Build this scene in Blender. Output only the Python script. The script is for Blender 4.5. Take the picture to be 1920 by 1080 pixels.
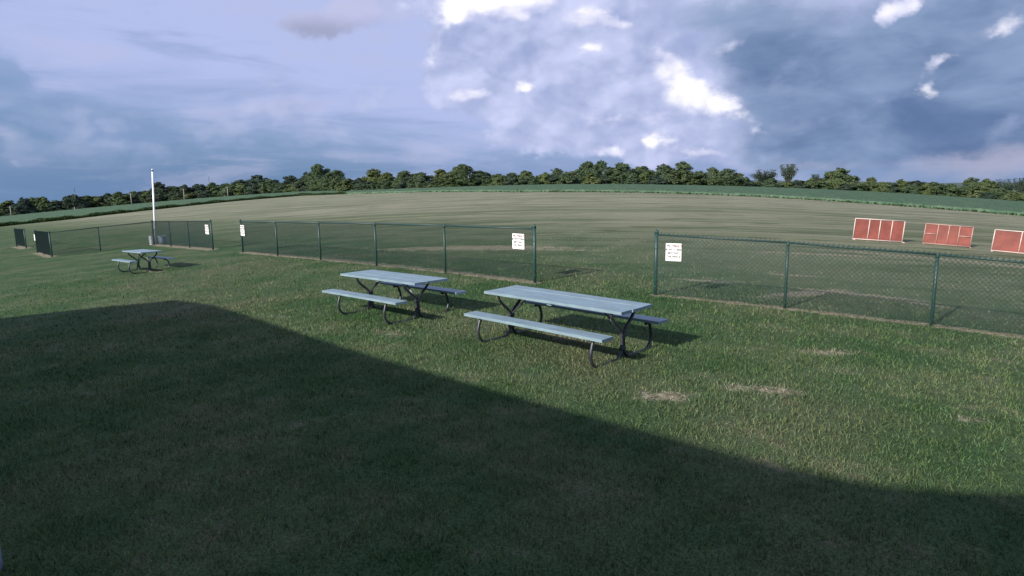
import bpy, bmesh, math, random
import numpy as np
from mathutils import Vector, Matrix, noise as mnoise

for o in list(bpy.data.objects):
    bpy.data.objects.remove(o)
scene = bpy.context.scene
COL = scene.collection
R = math.radians
random.seed(11)
rng = np.random.default_rng(11)

# ------------------------------------------------------------------ camera
CAM_H = 2.607
cam_data = bpy.data.cameras.new('camera')
cam_data.sensor_width = 36.0
cam_data.lens = 36.0 * 1223.4 / 1920.0
cam_data.clip_start = 0.05
cam_data.clip_end = 12000.0
cam = bpy.data.objects.new('camera', cam_data)
COL.objects.link(cam)
cam.matrix_world = (Matrix.Translation((0, 0, CAM_H)) @ Matrix.Rotation(R(90 - 9.5366), 4, 'X')
                    @ Matrix.Rotation(R(-0.927), 4, 'Z'))
scene.camera = cam

# ------------------------------------------------------------------ sun and exposure
SUN_EL, SHADOW_AZ = R(26.0), R(43.0)        # shadows fall away to the right of the view
SUN_DIR = Vector((-math.sin(SHADOW_AZ) * math.cos(SUN_EL), -math.cos(SHADOW_AZ) * math.cos(SUN_EL), math.sin(SUN_EL)))
sl = bpy.data.lights.new('sun', 'SUN')
sl.energy = 5.0
sl.angle = R(0.5)
sl.color = (1.0, 0.93, 0.83)
sun = bpy.data.objects.new('sun', sl)
COL.objects.link(sun)
sun.rotation_euler = SUN_DIR.to_track_quat('Z', 'Y').to_euler()
vs = scene.view_settings
vs.view_transform = 'Standard'
vs.look = 'None'
vs.exposure = 0.68
vs.gamma = 1.0
vs.use_curve_mapping = False

# ------------------------------------------------------------------ node helpers
class N:
    """terse node builder for one tree"""
    def __init__(s, nt):
        s.nt = nt
    def node(s, t, **kw):
        n = s.nt.nodes.new(t)
        for k, v in kw.items():
            setattr(n, k, v)
        return n
    def put(s, sock, v):
        if v is None:
            return
        if isinstance(v, bpy.types.NodeSocket):
            s.nt.links.new(v, sock)
        else:
            if sock.type == 'RGBA' and len(v) == 3:
                v = (*v, 1.0)
            sock.default_value = v
    def m(s, op, a, b=None, c=None, clamp=False):
        n = s.node('ShaderNodeMath', operation=op, use_clamp=clamp)
        for i, v in enumerate((a, b, c)):
            if v is not None:
                s.put(n.inputs[i], v)
        return n.outputs[0]
    def add(s, a, b): return s.m('ADD', a, b)
    def sub(s, a, b): return s.m('SUBTRACT', a, b)
    def mul(s, a, b): return s.m('MULTIPLY', a, b)
    def vm(s, op, a, b=None, out=0):
        n = s.node('ShaderNodeVectorMath', operation=op)
        s.put(n.inputs[0], a)
        if b is not None:
            s.put(n.inputs[1], b)
        return n.outputs[out]
    def xyz(s, v):
        n = s.node('ShaderNodeSeparateXYZ')
        s.put(n.inputs[0], v)
        return n.outputs
    def comb(s, x, y, z):
        n = s.node('ShaderNodeCombineXYZ')
        for i, v in enumerate((x, y, z)):
            s.put(n.inputs[i], v)
        return n.outputs[0]
    def noise(s, v, scale, detail=4.0, rough=0.55, dist=0.0, col=False):
        n = s.node('ShaderNodeTexNoise')
        s.put(n.inputs['Vector'], v)
        n.inputs['Scale'].default_value = scale
        n.inputs['Detail'].default_value = detail
        n.inputs['Roughness'].default_value = rough
        n.inputs['Distortion'].default_value = dist
        return n.outputs[1 if col else 0]
    def step(s, v, a, b):
        n = s.node('ShaderNodeMapRange', interpolation_type='SMOOTHSTEP')
        s.put(n.inputs['Value'], v)
        n.inputs['From Min'].default_value = a
        n.inputs['From Max'].default_value = b
        return n.outputs[0]
    def mix(s, f, a, b, mode='MIX'):
        n = s.node('ShaderNodeMix', data_type='RGBA', blend_type=mode)
        s.put(n.inputs[0], f)
        s.put(n.inputs[6], a)
        s.put(n.inputs[7], b)
        return n.outputs[2]

# ------------------------------------------------------------------ world: Nishita air under a broken summer cloud deck
world = bpy.data.worlds.new('World')
scene.world = world
world.use_nodes = True
wn = world.node_tree
wn.nodes.clear()
W = N(wn)
tc = W.node('ShaderNodeTexCoord')
D = tc.outputs['Generated']
dx, dy, dz = W.xyz(D)
az = W.mul(W.m('ARCTAN2', dx, dy), 57.2958)
el = W.mul(W.m('ARCSINE', dz), 57.2958)
sky = W.node('ShaderNodeTexSky', sky_type='NISHITA')
sky.sun_disc = False
sky.sun_elevation = SUN_EL
sky.sun_rotation = math.pi + SHADOW_AZ
sky.air_density = 1.0
sky.dust_density = 1.5
sky.ozone_density = 2.0
base = W.mix(1.0, sky.outputs[0], (0.075, 0.075, 0.075), 'MULTIPLY')


def blobs(lst):
    t = 0.0
    for (a0, e0, ra, re, amp) in lst:
        n = W.node('ShaderNodeVectorMath', operation='MULTIPLY_ADD')
        W.put(n.inputs[0], AE)
        n.inputs[1].default_value = (1.0 / ra, 1.0 / re, 0.0)
        n.inputs[2].default_value = (-a0 / ra, -e0 / re, 0.0)
        d = W.vm('DOT_PRODUCT', n.outputs[0], n.outputs[0], out=1)
        t = W.m('MULTIPLY_ADD', W.m('POWER', 0.3679, d), amp, t)
    return t

P1 = W.vm('MULTIPLY', D, (1.0, 1.0, 1.45))           # clouds lie a little flatter than wide
nW = W.vm('SUBTRACT', W.noise(P1, 9.0, 5.0, 0.58, 0.0, col=True), (0.5, 0.5, 0.5))
AE = W.vm('ADD', W.comb(az, el, 0.0), W.vm('MULTIPLY', nW, (7.0, 4.2, 0.0)))      # ragged outlines
PW = W.vm('ADD', P1, W.vm('MULTIPLY', nW, (0.05, 0.05, 0.05)))

def heap(v):
    n = W.node('ShaderNodeTexVoronoi', feature='F1')
    W.put(n.inputs['Vector'], v)
    n.inputs['Scale'].default_value = 10.5
    n.inputs['Detail'].default_value = 2.0
    n.inputs['Roughness'].default_value = 0.46
    n.inputs['Lacunarity'].default_value = 2.3
    n.normalize = True
    return n.outputs['Distance']                     # small on the rounded heads, large in the creases

hA = heap(PW)
hB = heap(W.vm('ADD', PW, (-0.014, -0.002, 0.024)))  # a step towards the light
relief = W.sub(hB, hA)                               # >0 on the sunward side of a head
nA = W.noise(P1, 6.0, 5.0, 0.64, 0.0)
nS = W.noise(W.vm('MULTIPLY', D, (1.0, 1.0, 5.5)), 4.0, 5.0, 0.55, 0.5)     # long streaks
sA = W.sub(nA, 0.5)
sS = W.sub(nS, 0.5)
sP = W.sub(0.42, hA)                                 # about -0.3..0.3
mass = W.add(W.mul(sA, 1.5), W.mul(sP, 1.1))        # outline raggedness

# blue air low down, lavender veil above
c = W.mix(0.85, base, (0.103, 0.187, 0.345))
veil = W.add(W.mul(sS, 1.1), W.step(el, -1.5, 11.0))
veil = W.add(veil, W.mul(W.step(az, -40.0, 8.0), 0.60))
c = W.mix(W.step(veil, 0.25, 1.15), c, (0.315, 0.365, 0.575))
c = W.mix(W.mul(W.step(W.add(sS, W.mul(sA, 0.5)), -0.02, 0.17), 0.35), c, (0.345, 0.352, 0.49))
c = W.mix(W.mul(W.step(W.mul(sS, -1.0), 0.03, 0.20), 0.40), c, (0.19, 0.255, 0.43))
# soft heaps low on the left
lowc = blobs([(-24, 3.6, 8, 1.7, .40), (-34, 3.6, 5, 2.6, .55), (-11.5, 6.2, 2.6, 0.9, .62), (-20, 4.9, 5, 1.2, .40), (-29, 1.0, 2, .7, .4)])
lowm = W.step(W.add(lowc, mass), 0.22, 0.80)
c = W.mix(W.mul(W.mul(lowm, W.step(el, 0.5, 3.5)), 0.42), c, W.mix(W.step(W.add(relief, W.mul(sP, 0.3)), -0.16, 0.16), (0.165, 0.235, 0.40), (0.38, 0.41, 0.58)))
# small grey drifting cloud, and a scrap of slate one
g1 = W.step(W.add(blobs([(-13.0, 12.7, 3.6, 1.3, .95), (-16.2, 11.9, 2.6, 0.7, .55)]), W.mul(mass, 0.5)), 0.30, 0.85)
c = W.mix(W.mul(g1, 0.85), c, W.mix(W.step(W.add(el, W.mul(sP, 3.0)), 11.6, 13.8), (0.225, 0.245, 0.36), (0.37, 0.385, 0.55)))
g2 = W.step(W.add(blobs([(-37.5, 7.2, 2.0, 2.2, 1.0), (-34.8, 4.0, 2.2, 2.2, .5)]), mass), 0.40, 0.85)
c = W.mix(W.mul(g2, 0.55), c, (0.13, 0.215, 0.36))
# the tall pale cumulus body
body = blobs([(-3.4, 11.2, 3.2, 3.6, 1.0), (0.0, 7.4, 6.0, 3.2, .8), (7.0, 10.0, 6.5, 5.5, .95), (9.0, 4.2, 8.0, 2.8, .70),
              (15.0, 8.0, 7.0, 5.0, .95), (16.0, 2.8, 7.0, 2.2, .60), (4.0, 14.5, 10.0, 3.0, .9), (25.0, 10.5, 12.0, 5.0, .9)])
bodym = W.step(W.add(body, W.mul(mass, 0.8)), 0.40, 0.66)
bodyv = W.add(W.mul(relief, 1.0), W.add(W.mul(sA, 0.75), W.mul(sP, 0.30)))
bodyc = W.mix(W.step(bodyv, -0.34, 0.42), (0.215, 0.262, 0.435), (0.48, 0.51, 0.70))
c = W.mix(W.mul(bodym, 0.93), c, bodyc)
# slate underside of the storm cloud
dark = blobs([(24.5, 5.2, 6.0, 3.2, .95), (31.0, 3.0, 8.0, 2.6, 1.1), (37.0, 8.5, 6.0, 5.0, .9), (28.0, 10.0, 9.0, 3.0, .55),
              (20.5, 8.6, 3.5, 2.2, .60), (30.5, 6.5, 8.0, 4.0, .55), (46.0, 6.0, 8.0, 7.0, .9), (17.5, 12.6, 6.5, 1.7, .62), (22.5, 1.6, 4.0, 1.5, .6)])
darkm = W.step(W.add(dark, W.add(W.mul(mass, 0.75), W.mul(sS, 0.5))), 0.22, 1.0)
darkn = W.noise(W.vm('MULTIPLY', D, (1.0, 1.0, 2.5)), 8.0, 4.0, 0.55, 0.3)
darkc = W.mix(W.step(W.add(darkn, W.add(W.mul(sP, 0.22), W.mul(blobs([(31.0, 2.6, 9.0, 2.6, 1.0)]), -0.09))), 0.20, 0.78), (0.066, 0.117, 0.232), (0.18, 0.248, 0.385))
darkc = W.mix(W.mul(W.step(W.add(relief, W.mul(sA, 0.6)), 0.04, 0.30), 0.45), darkc, (0.30, 0.35, 0.51))
c = W.mix(W.mul(darkm, 0.94), c, darkc)
# pale slot under it near the horizon
slot = W.step(W.add(blobs([(37.0, 0.5, 6.0, 1.0, .95), (30, -0.4, 6, .8, .45), (24, 1.0, 3, .6, .5)]), W.add(W.mul(sP, 0.5), W.mul(sS, 0.8))), 0.25, 1.05)
c = W.mix(W.mul(slot, 0.7), c, (0.315, 0.315, 0.42))
# sunlit billows
hot = blobs([(-2.4, 14.2, 3.4, 1.5, 1.0), (-5.2, 12.6, 1.6, 1.2, .72), (1.2, 13.8, 2.6, 1.2, .70), (-6.3, 10.2, 1.0, 1.6, .55), (-2.4, 7.0, 1.8, .8, .72), (1.6, 7.5, 1.6, 1.0, .78),
             (13.2, 9.2, 2.2, 1.5, .80), (15.2, 6.6, 3.2, 1.6, .80), (18.4, 5.4, 2.8, 1.0, .72), (8.8, 12.6, 3.2, .9, .80), (18.0, 9.8, 2.2, .9, .50), (6.8, 10.4, 1.2, .5, .5),
             (29.8, 11.3, 1.2, 1.5, .95), (32.2, 8.1, 1.1, 1.1, .62), (31.8, 5.8, 1.1, 1.1, .66), (35.2, 9.8, 1.4, .8, .50),
             (8.4, 1.9, 2.2, .9, .84), (12.6, 3.0, 1.5, 1.1, .78), (15.8, 2.0, 1.9, .9, .78), (9.0, 5.0, 4.5, .9, .62), (20.0, 3.6, 1.6, .8, .50)])
hotv = W.add(hot, mass)
hotm = W.step(hotv, 0.42, 0.84)
hotk = W.add(W.mul(relief, 1.3), W.add(W.mul(hot, 0.55), W.mul(sP, 0.45)))
hotc = W.mix(W.step(hotk, 0.15, 0.85), (0.42, 0.44, 0.61), (0.90, 0.87, 0.86))
c = W.mix(W.mul(hotm, 0.95), c, hotc)
bg = W.node('ShaderNodeBackground')
W.put(bg.inputs[0], c)
bg.inputs[1].default_value = 0.92
wo = W.node('ShaderNodeOutputWorld')
wn.links.new(bg.outputs[0], wo.inputs[0])
world.cycles.sampling_method = 'MANUAL'
world.cycles.sample_map_resolution = 256
scene.cycles.max_bounces = 5
scene.cycles.diffuse_bounces = 3

# ------------------------------------------------------------------ materials
def material(name):
    m = bpy.data.materials.new(name)
    m.use_nodes = True
    nt = m.node_tree
    nt.nodes.clear()
    b = N(nt)
    out = b.node('ShaderNodeOutputMaterial')
    p = b.node('ShaderNodeBsdfPrincipled')
    nt.links.new(p.outputs[0], out.inputs[0])
    return m, b, p, out

def bump(b, p, h, strength, dist):
    n = b.node('ShaderNodeBump')
    n.inputs['Strength'].default_value = strength
    n.inputs['Distance'].default_value = dist
    b.put(n.inputs['Height'], h)
    b.nt.links.new(n.outputs[0], p.inputs['Normal'])

def simple(name, col, rough=0.5, metal=0.0, var=0.25, scale=6.0, stretch=(1, 1, 1), bstr=0.0):
    m, b, p, out = material(name)
    t = b.node('ShaderNodeTexCoord')
    v = b.vm('MULTIPLY', t.outputs['Object'], stretch)
    n = b.noise(v, scale, 6.0, 0.6)
    lo = tuple(x * (1 - var) for x in col)
    hi = tuple(min(1, x * (1 + var)) for x in col)
    b.put(p.inputs['Base Color'], b.mix(b.step(n, 0.3, 0.7), lo, hi))
    b.put(p.inputs['Roughness'], b.m('ADD', b.mul(n, 0.25), rough - 0.12))
    p.inputs['Metallic'].default_value = metal
    if bstr:
        bump(b, p, n, bstr, 0.004)
    return m

# ------------------------------------------------------------------ terrain
def gz(x, y):
    r = np.sqrt(x * x + y * y) + 1e-6
    return -0.0787 * x * x / r + 0.008 * x / np.sqrt(1 + x * x / 900.0)

def G(x, y):
    return float(gz(x, y))

LINE_A = [(0.58, 16.26), (-1.89, 18.42), (-4.35, 20.86), (-6.91, 23.49), (-9.40, 26.12), (-11.96, 28.96)]
LINE_B = [(3.22, 14.44), (5.62, 13.20), (7.96, 12.10), (10.60, 10.95)]
LINE_C = [(-29.98, 41.17), (-27.94, 38.89), (-25.68, 36.34), (-23.60, 37.40), (-21.16, 38.63), (-18.88, 36.16), (-16.82, 34.07), (-14.52, 31.68)]
LINE_D = [(-38.49, 50.73), (-34.99, 47.00)]
DRY = [(LINE_A[0], LINE_A[-1], .22), (LINE_B[0], LINE_B[1], .15), (LINE_B[1], LINE_B[-1], .17), (LINE_C[0], LINE_C[2], .28),
       (LINE_C[4], LINE_C[7], .28), (LINE_D[0], LINE_D[1], .35)]
# worn, bare or straw-coloured spots: x, y, half sizes, turn, strength
SPOTS = [(3.05, 7.9, .75, .30, -10, .62), (1.82, 7.55, .42, .22, 10, .75), (4.9, 9.8, .9, .30, 8, .55), (5.2, 7.1, .6, .25, 0, .4),
         (-1.4, 25.2, 3.6, .75, -12, .95), (-0.2, 24.2, 2.6, .35, -14, .75), (2.2, 23.6, 2.2, .25, -8, .7),
         (7.0, 15.15, 1.15, .22, 27, 1.15), (8.3, 15.2, 1.2, .20, -25, 1.1), (9.3, 14.3, 1.1, .16, -52, .8), (5.0, 16.6, .9, .18, -20, .9), (7.9, 18.0, .7, .16, -10, 1.0),
         (11.0, 23.6, 2.4, .30, -5, 1.0), (14.5, 24.3, 2.2, .36, -20, 1.1), (17.5, 22.8, 2.6, .36, -30, 1.0),
         (-15.0, 81.5, 6.0, 1.6, 10, .9), (-7, 74, 4, 1.0, 0, .5), (8, 60, 9, 1.0, 0, .35), (-5, 13.4, 1.0, .35, -20, .3), (-2.2, 11.3, 1.5, .5, -40, .35),
         (0.9, 10.4, 1.3, .35, -43, .45), (-2.0, 13.3, 1.2, .35, -43, .4), (-13.4, 24.2, 1.6, .5, -43, .45), (1.6, 30.5, 5, .5, 4, .5), (-6, 34, 7, .6, -4, .45), (12, 38, 8, .8, 4, .4)]

def grass_colour(b):
    """shared by the turf and its blades: everything from world position"""
    g = b.node('ShaderNodeNewGeometry')
    pos = g.outputs['Position']
    x, y, z = b.xyz(pos)
    flat = b.comb(x, y, 0.0)
    wob = b.noise(flat, 2.2, 3.0, 0.65)
    wob2 = b.noise(flat, 0.55, 3.0, 0.6)
    big = b.noise(flat, 0.16, 2.0, 0.55)
    fine = b.noise(flat, 9.0, 3.0, 0.7)
    # lawn
    c = b.mix(b.step(wob2, 0.34, 0.66), (0.054, 0.108, 0.042), (0.098, 0.142, 0.068))
    c = b.mix(b.mul(b.step(big, 0.46, 0.66), 0.7), c, (0.122, 0.142, 0.078))
    c = b.mix(b.mul(b.step(b.add(wob, b.mul(wob2, 0.6)), 0.86, 1.08), 0.55), c, (0.205, 0.180, 0.125))
    c = b.mix(b.mul(b.step(b.noise(flat, 0.9, 3.0, 0.5), 0.54, 0.72), 0.5), c, (0.036, 0.098, 0.038))
    # the mown field beyond the fence: strawy, with mower lines
    rr = b.m('SQRT', b.add(b.mul(x, x), b.mul(y, y)))
    side = b.add(b.mul(x, 0.72), b.mul(y, 0.70))           # distance in front of the fence line
    fld = b.step(b.add(side, b.mul(b.sub(wob2, 0.5), 3.0)), 11.0, 34.0)
    rot = b.vm('MULTIPLY', flat, (0.055, 0.36, 1.0))
    str1 = b.noise(rot, 1.0, 3.0, 0.62, 0.4)
    str2 = b.noise(b.vm('MULTIPLY', flat, (0.012, 0.10, 1.0)), 1.0, 4.0, 0.65, 0.3)
    str3 = b.noise(b.vm('MULTIPLY', flat, (0.16, 0.80, 1.0)), 1.0, 3.0, 0.68, 0.6)
    f = b.mix(b.step(str1, 0.40, 0.60), (0.150, 0.172, 0.092), (0.300, 0.300, 0.200))
    f = b.mix(b.mul(b.step(str2, 0.47, 0.57), 0.75), f, (0.350, 0.338, 0.232))
    f = b.mix(b.mul(b.step(str3, 0.52, 0.60), 0.85), f, (0.088, 0.108, 0.062))
    far = b.step(rr, 22.0, 75.0)
    f = b.mix(far, b.mix(0.30, f, (0.130, 0.162, 0.082)), b.mix(0.30, f, (0.300, 0.300, 0.208)))
    c = b.mix(fld, c, f)
    # dead strips under the fences
    dry = None
    for (p0, p1, hw) in DRY:
        d = Vector((p1[0] - p0[0], p1[1] - p0[1]))
        L = d.length
        d /= L
        u = b.add(b.vm('DOT_PRODUCT', flat, (d.x, d.y, 0), out=1), -(p0[0] * d.x + p0[1] * d.y))
        v = b.m('ABSOLUTE', b.add(b.vm('DOT_PRODUCT', flat, (-d.y, d.x, 0), out=1), p0[0] * d.y - p0[1] * d.x))
        over = b.m('MAXIMUM', b.m('MAXIMUM', b.mul(u, -1.0), b.sub(u, L)), 0.0)
        dd = b.add(v, over)
        e = b.m('SUBTRACT', 1.0, b.mul(dd, 1.0 / (hw * 1.6)))
        dry = e if dry is None else b.m('MAXIMUM', dry, e)
    for (sx, sy, a_, b_, t, k) in SPOTS:
        ca, sa = math.cos(R(t)), math.sin(R(t))
        ax, ay = ca / (a_ * 1.5), sa / (a_ * 1.5)
        bx, by = -sa / (b_ * 1.5), ca / (b_ * 1.5)
        u = b.add(b.vm('DOT_PRODUCT', flat, (ax, ay, 0), out=1), -(sx * ax + sy * ay))
        v = b.add(b.vm('DOT_PRODUCT', flat, (bx, by, 0), out=1), -(sx * bx + sy * by))
        e = b.m('SUBTRACT', k, b.vm('LENGTH', b.comb(u, v, 0.0), out=1))
        dry = b.m('MAXIMUM', dry, e)
    drym = b.step(b.add(dry, b.add(b.mul(b.sub(wob, 0.5), 1.7), b.mul(b.sub(fine, 0.5), 0.9))), 0.12, 0.62)
    drym = b.mul(drym, b.step(dry, -0.35, 0.12))
    dc = b.mix(b.step(fine, 0.35, 0.65), (0.22, 0.17, 0.115), (0.46, 0.41, 0.30))
    c = b.mix(b.mul(drym, 0.85), c, dc)
    return c, fine, wob, pos

def m_ground():
    m, b, p, out = material('turf')
    c, fine, wob, pos = grass_colour(b)
    vf = b.noise(pos, 42.0, 3.0, 0.7)
    c = b.mix(b.step(vf, 0.30, 0.66), b.mix(1.0, c, (0.36, 0.40, 0.39), 'MULTIPLY'), c)
    b.put(p.inputs['Base Color'], c)
    p.inputs['Roughness'].default_value = 0.95
    p.inputs['Specular IOR Level'].default_value = 0.1
    bump(b, p, b.add(vf, b.mul(fine, 1.5)), 0.9, 0.05)
    return m

def m_blade():
    m, b, p, out = material('grass_blade')
    g = b.node('ShaderNodeNewGeometry')
    x, y, z = b.xyz(g.outputs['Position'])
    flat = b.comb(x, y, 0.0)
    wob2 = b.noise(flat, 0.55, 3.0, 0.6)
    big = b.noise(flat, 0.16, 2.0, 0.55)
    c = b.mix(b.step(wob2, 0.34, 0.66), (0.054, 0.108, 0.042), (0.098, 0.142, 0.068))
    c = b.mix(b.mul(b.step(big, 0.46, 0.66), 0.7), c, (0.122, 0.142, 0.078))
    c = b.mix(b.mul(b.step(b.noise(flat, 0.9, 3.0, 0.5), 0.54, 0.72), 0.5), c, (0.036, 0.098, 0.038))
    at = b.node('ShaderNodeAttribute', attribute_name='tint')
    c = b.mix(at.outputs['Alpha'], c, (0.225, 0.225, 0.160))
    c = b.mix(1.0, c, at.outputs['Color'], 'MULTIPLY')
    b.nt.nodes.remove(p)
    d = b.node('ShaderNodeBsdfDiffuse')
    t = b.node('ShaderNodeBsdfTranslucent')
    mx = b.node('ShaderNodeMixShader')
    mx.inputs[0].default_value = 0.35
    b.put(d.inputs[0], c)
    b.put(t.inputs[0], c)
    b.nt.links.new(d.outputs[0], mx.inputs[1])
    b.nt.links.new(t.outputs[0], mx.inputs[2])
    b.nt.links.new(mx.outputs[0], out.inputs[0])
    return m

def m_leaf(name, lo, hi):
    m, b, p, out = material(name)
    oi = b.node('ShaderNodeObjectInfo')
    g = b.node('ShaderNodeNewGeometry')
    rnd = g.outputs['Random Per Island']
    c = b.mix(rnd, lo, hi)
    yel = b.mix(1.0, c, (1.32, 1.12, 0.72), 'MULTIPLY')
    c = b.mix(b.mul(oi.outputs['Random'], 0.45), c, yel)
    t = b.node('ShaderNodeTexCoord')
    cl = b.noise(t.outputs['Object'], 0.45, 3.0, 0.5)
    c = b.mix(b.step(cl, 0.38, 0.64), b.mix(1.0, c, (0.68, 0.78, 0.76), 'MULTIPLY'), c)
    b.nt.nodes.remove(p)
    d = b.node('ShaderNodeBsdfDiffuse')
    tr = b.node('ShaderNodeBsdfTranslucent')
    mx = b.node('ShaderNodeMixShader')
    mx.inputs[0].default_value = 0.25
    b.put(d.inputs[0], c)
    b.put(tr.inputs[0], c)
    b.nt.links.new(d.outputs[0], mx.inputs[1])
    b.nt.links.new(tr.outputs[0], mx.inputs[2])
    b.nt.links.new(mx.outputs[0], out.inputs[0])
    return m

def m_plank(name, col, worn):
    m, b, p, out = material(name)
    t = b.node('ShaderNodeTexCoord')
    oi = b.node('ShaderNodeObjectInfo')
    off = b.comb(b.mul(oi.outputs['Random'], 37.0), 0.0, 0.0)
    v = b.vm('ADD', t.outputs['Object'], off)
    gr = b.noise(b.vm('MULTIPLY', v, (1.5, 38.0, 38.0)), 1.0, 6.0, 0.6, 0.3)
    bl = b.noise(b.vm('MULTIPLY', v, (1.0, 2.5, 2.5)), 3.0, 6.0, 0.65)
    chip = b.noise(b.vm('MULTIPLY', v, (1.0, 4.0, 4.0)), 7.0, 5.0, 0.7)
    c = b.mix(b.step(bl, 0.3, 0.7), tuple(x * 0.84 for x in col), tuple(x * 1.12 for x in col))
    c = b.mix(b.mul(b.step(gr, 0.45, 0.75), 0.35), c, tuple(x * 0.72 for x in col))
    c = b.mix(b.mul(b.step(chip, 0.63, 0.70), 0.75), c, worn)
    b.put(p.inputs['Base Color'], c)
    b.put(p.inputs['Roughness'], b.m('ADD', b.mul(bl, 0.3), 0.42))
    bump(b, p, gr, 0.35, 0.003)
    return m

M = {
    'turf': m_ground(),
    'blade': m_blade(),
    'plank': m_plank('painted_plank', (0.155, 0.225, 0.262), (0.36, 0.34, 0.22)),
    'tube': simple('galvanised_tube', (0.040, 0.044, 0.054), 0.40, 0.4, 0.35, 9.0),
    'brace': simple('brace_bar', (0.13, 0.15, 0.18), 0.40, 0.6, 0.3, 9.0),
    'green': simple('green_vinyl_coat', (0.010, 0.040, 0.036), 0.5, 0.0, 0.25, 14.0),
    'wire': simple('green_coated_wire', (0.009, 0.030, 0.027), 0.5, 0.0, 0.2, 5.0),
    'sign': simple('white_sign_sheet', (0.80, 0.80, 0.80), 0.45, 0.0, 0.04, 4.0),
    'ink': simple('black_lettering', (0.012, 0.012, 0.014), 0.6, 0.0, 0.1, 4.0),
    'redink': simple('dark_red_lettering', (0.16, 0.012, 0.014), 0.6, 0.0, 0.1, 4.0),
    'white': simple('white_paint', (0.72, 0.73, 0.74), 0.4, 0.0, 0.10, 3.0),
    'cap': simple('dark_metal_cap', (0.05, 0.05, 0.055), 0.4, 0.6, 0.2, 8.0),
    'barrel': simple('grey_blue_plastic', (0.17, 0.215, 0.30), 0.45, 0.0, 0.22, 5.0),
    'barrel2': simple('pale_blue_plastic_rim', (0.33, 0.40, 0.47), 0.45, 0.0, 0.18, 5.0),
    'net': simple('orange_barrier_net', (0.185, 0.044, 0.034), 0.6, 0.0, 0.22, 2.0),
    'pvc': simple('sun_bleached_pvc', (0.33, 0.20, 0.17), 0.5, 0.0, 0.12, 3.0),
    'pvc2': simple('bright_white_pvc', (0.46, 0.37, 0.34), 0.45, 0.0, 0.10, 3.0),
    'bark': simple('grey_bark', (0.085, 0.07, 0.055), 0.9, 0.0, 0.4, 2.0, (1, 1, 0.2), 0.5),
    'deadbark': simple('weathered_branch', (0.075, 0.068, 0.062), 0.9, 0.0, 0.3, 3.0, (1, 1, 0.3)),
    'pole': simple('weathered_pole_timber', (0.20, 0.19, 0.18), 0.85, 0.0, 0.2, 2.0),
    'leafA': m_leaf('leaf_mid_green', (0.056, 0.088, 0.052), (0.125, 0.162, 0.094)),
    'leafB': m_leaf('leaf_light_green', (0.072, 0.106, 0.052), (0.155, 0.182, 0.094)),
    'leafC': m_leaf('leaf_deep_green', (0.040, 0.062, 0.052), (0.082, 0.106, 0.082)),
    'crop': m_leaf('crop_leaf', (0.105, 0.165, 0.112), (0.130, 0.190, 0.130)),
    'weed': m_leaf('weed_leaf', (0.025, 0.050, 0.020), (0.055, 0.085, 0.034)),
    'wall': simple('grey_steel_siding', (0.36, 0.38, 0.41), 0.5, 0.2, 0.08, 2.0),
    'roof': simple('dark_steel_roof', (0.10, 0.11, 0.12), 0.5, 0.3, 0.1, 2.0),
    'hill': simple('distant_woodland', (0.040, 0.062, 0.050), 0.95, 0.0, 0.3, 0.02),
}

# ------------------------------------------------------------------ mesh helpers
def mesh_obj(name, me, mat, parent=None, **props):
    o = bpy.data.objects.new(name, me)
    if mat is not None and not me.materials:
        me.materials.append(mat)
    COL.objects.link(o)
    if parent is not None:
        o.parent = parent
    for k, v in props.items():
        o[k] = v
    return o

def from_bm(name, bm, mat, parent=None, smooth=False, **props):
    me = bpy.data.meshes.new(name)
    bm.normal_update()
    bm.to_mesh(me)
    bm.free()
    if smooth:
        me.polygons.foreach_set('use_smooth', [True] * len(me.polygons))
    return mesh_obj(name, me, mat, parent, **props)

def thing(name, loc, rz, label, cat, group=None):
    o = bpy.data.objects.new(name, None)
    o.empty_display_size = 0.2
    COL.objects.link(o)
    o.location = loc
    o.rotation_euler = (0, 0, rz)
    o['label'] = label
    o['category'] = cat
    if group:
        o['group'] = group
    return o

def box(bm, c, s, bevel=0.0, rot=None):
    mat = Matrix.Translation(c) @ (rot if rot is not None else Matrix.Identity(4)) @ Matrix.Diagonal((*s, 1.0))
    r = bmesh.ops.create_cube(bm, size=1.0, matrix=mat)
    if bevel:
        es = set()
        for v in r['verts']:
            es.update(v.link_edges)
        bmesh.ops.bevel(bm, geom=list(es), offset=bevel, segments=2, affect='EDGES', profile=0.6)

def smooth_path(pts, n=5):
    P = [Vector(p) for p in pts]
    P = [2 * P[0] - P[1]] + P + [2 * P[-1] - P[-2]]
    out = []
    for i in range(1, len(P) - 2):
        p0, p1, p2, p3 = P[i - 1:i + 3]
        for k in range(n):
            t = k / n
            out.append(0.5 * ((2 * p1) + (p2 - p0) * t + (2 * p0 - 5 * p1 + 4 * p2 - p3) * t * t + (3 * p1 - p0 - 3 * p2 + p3) * t ** 3))
    out.append(P[-2])
    return out

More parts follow.
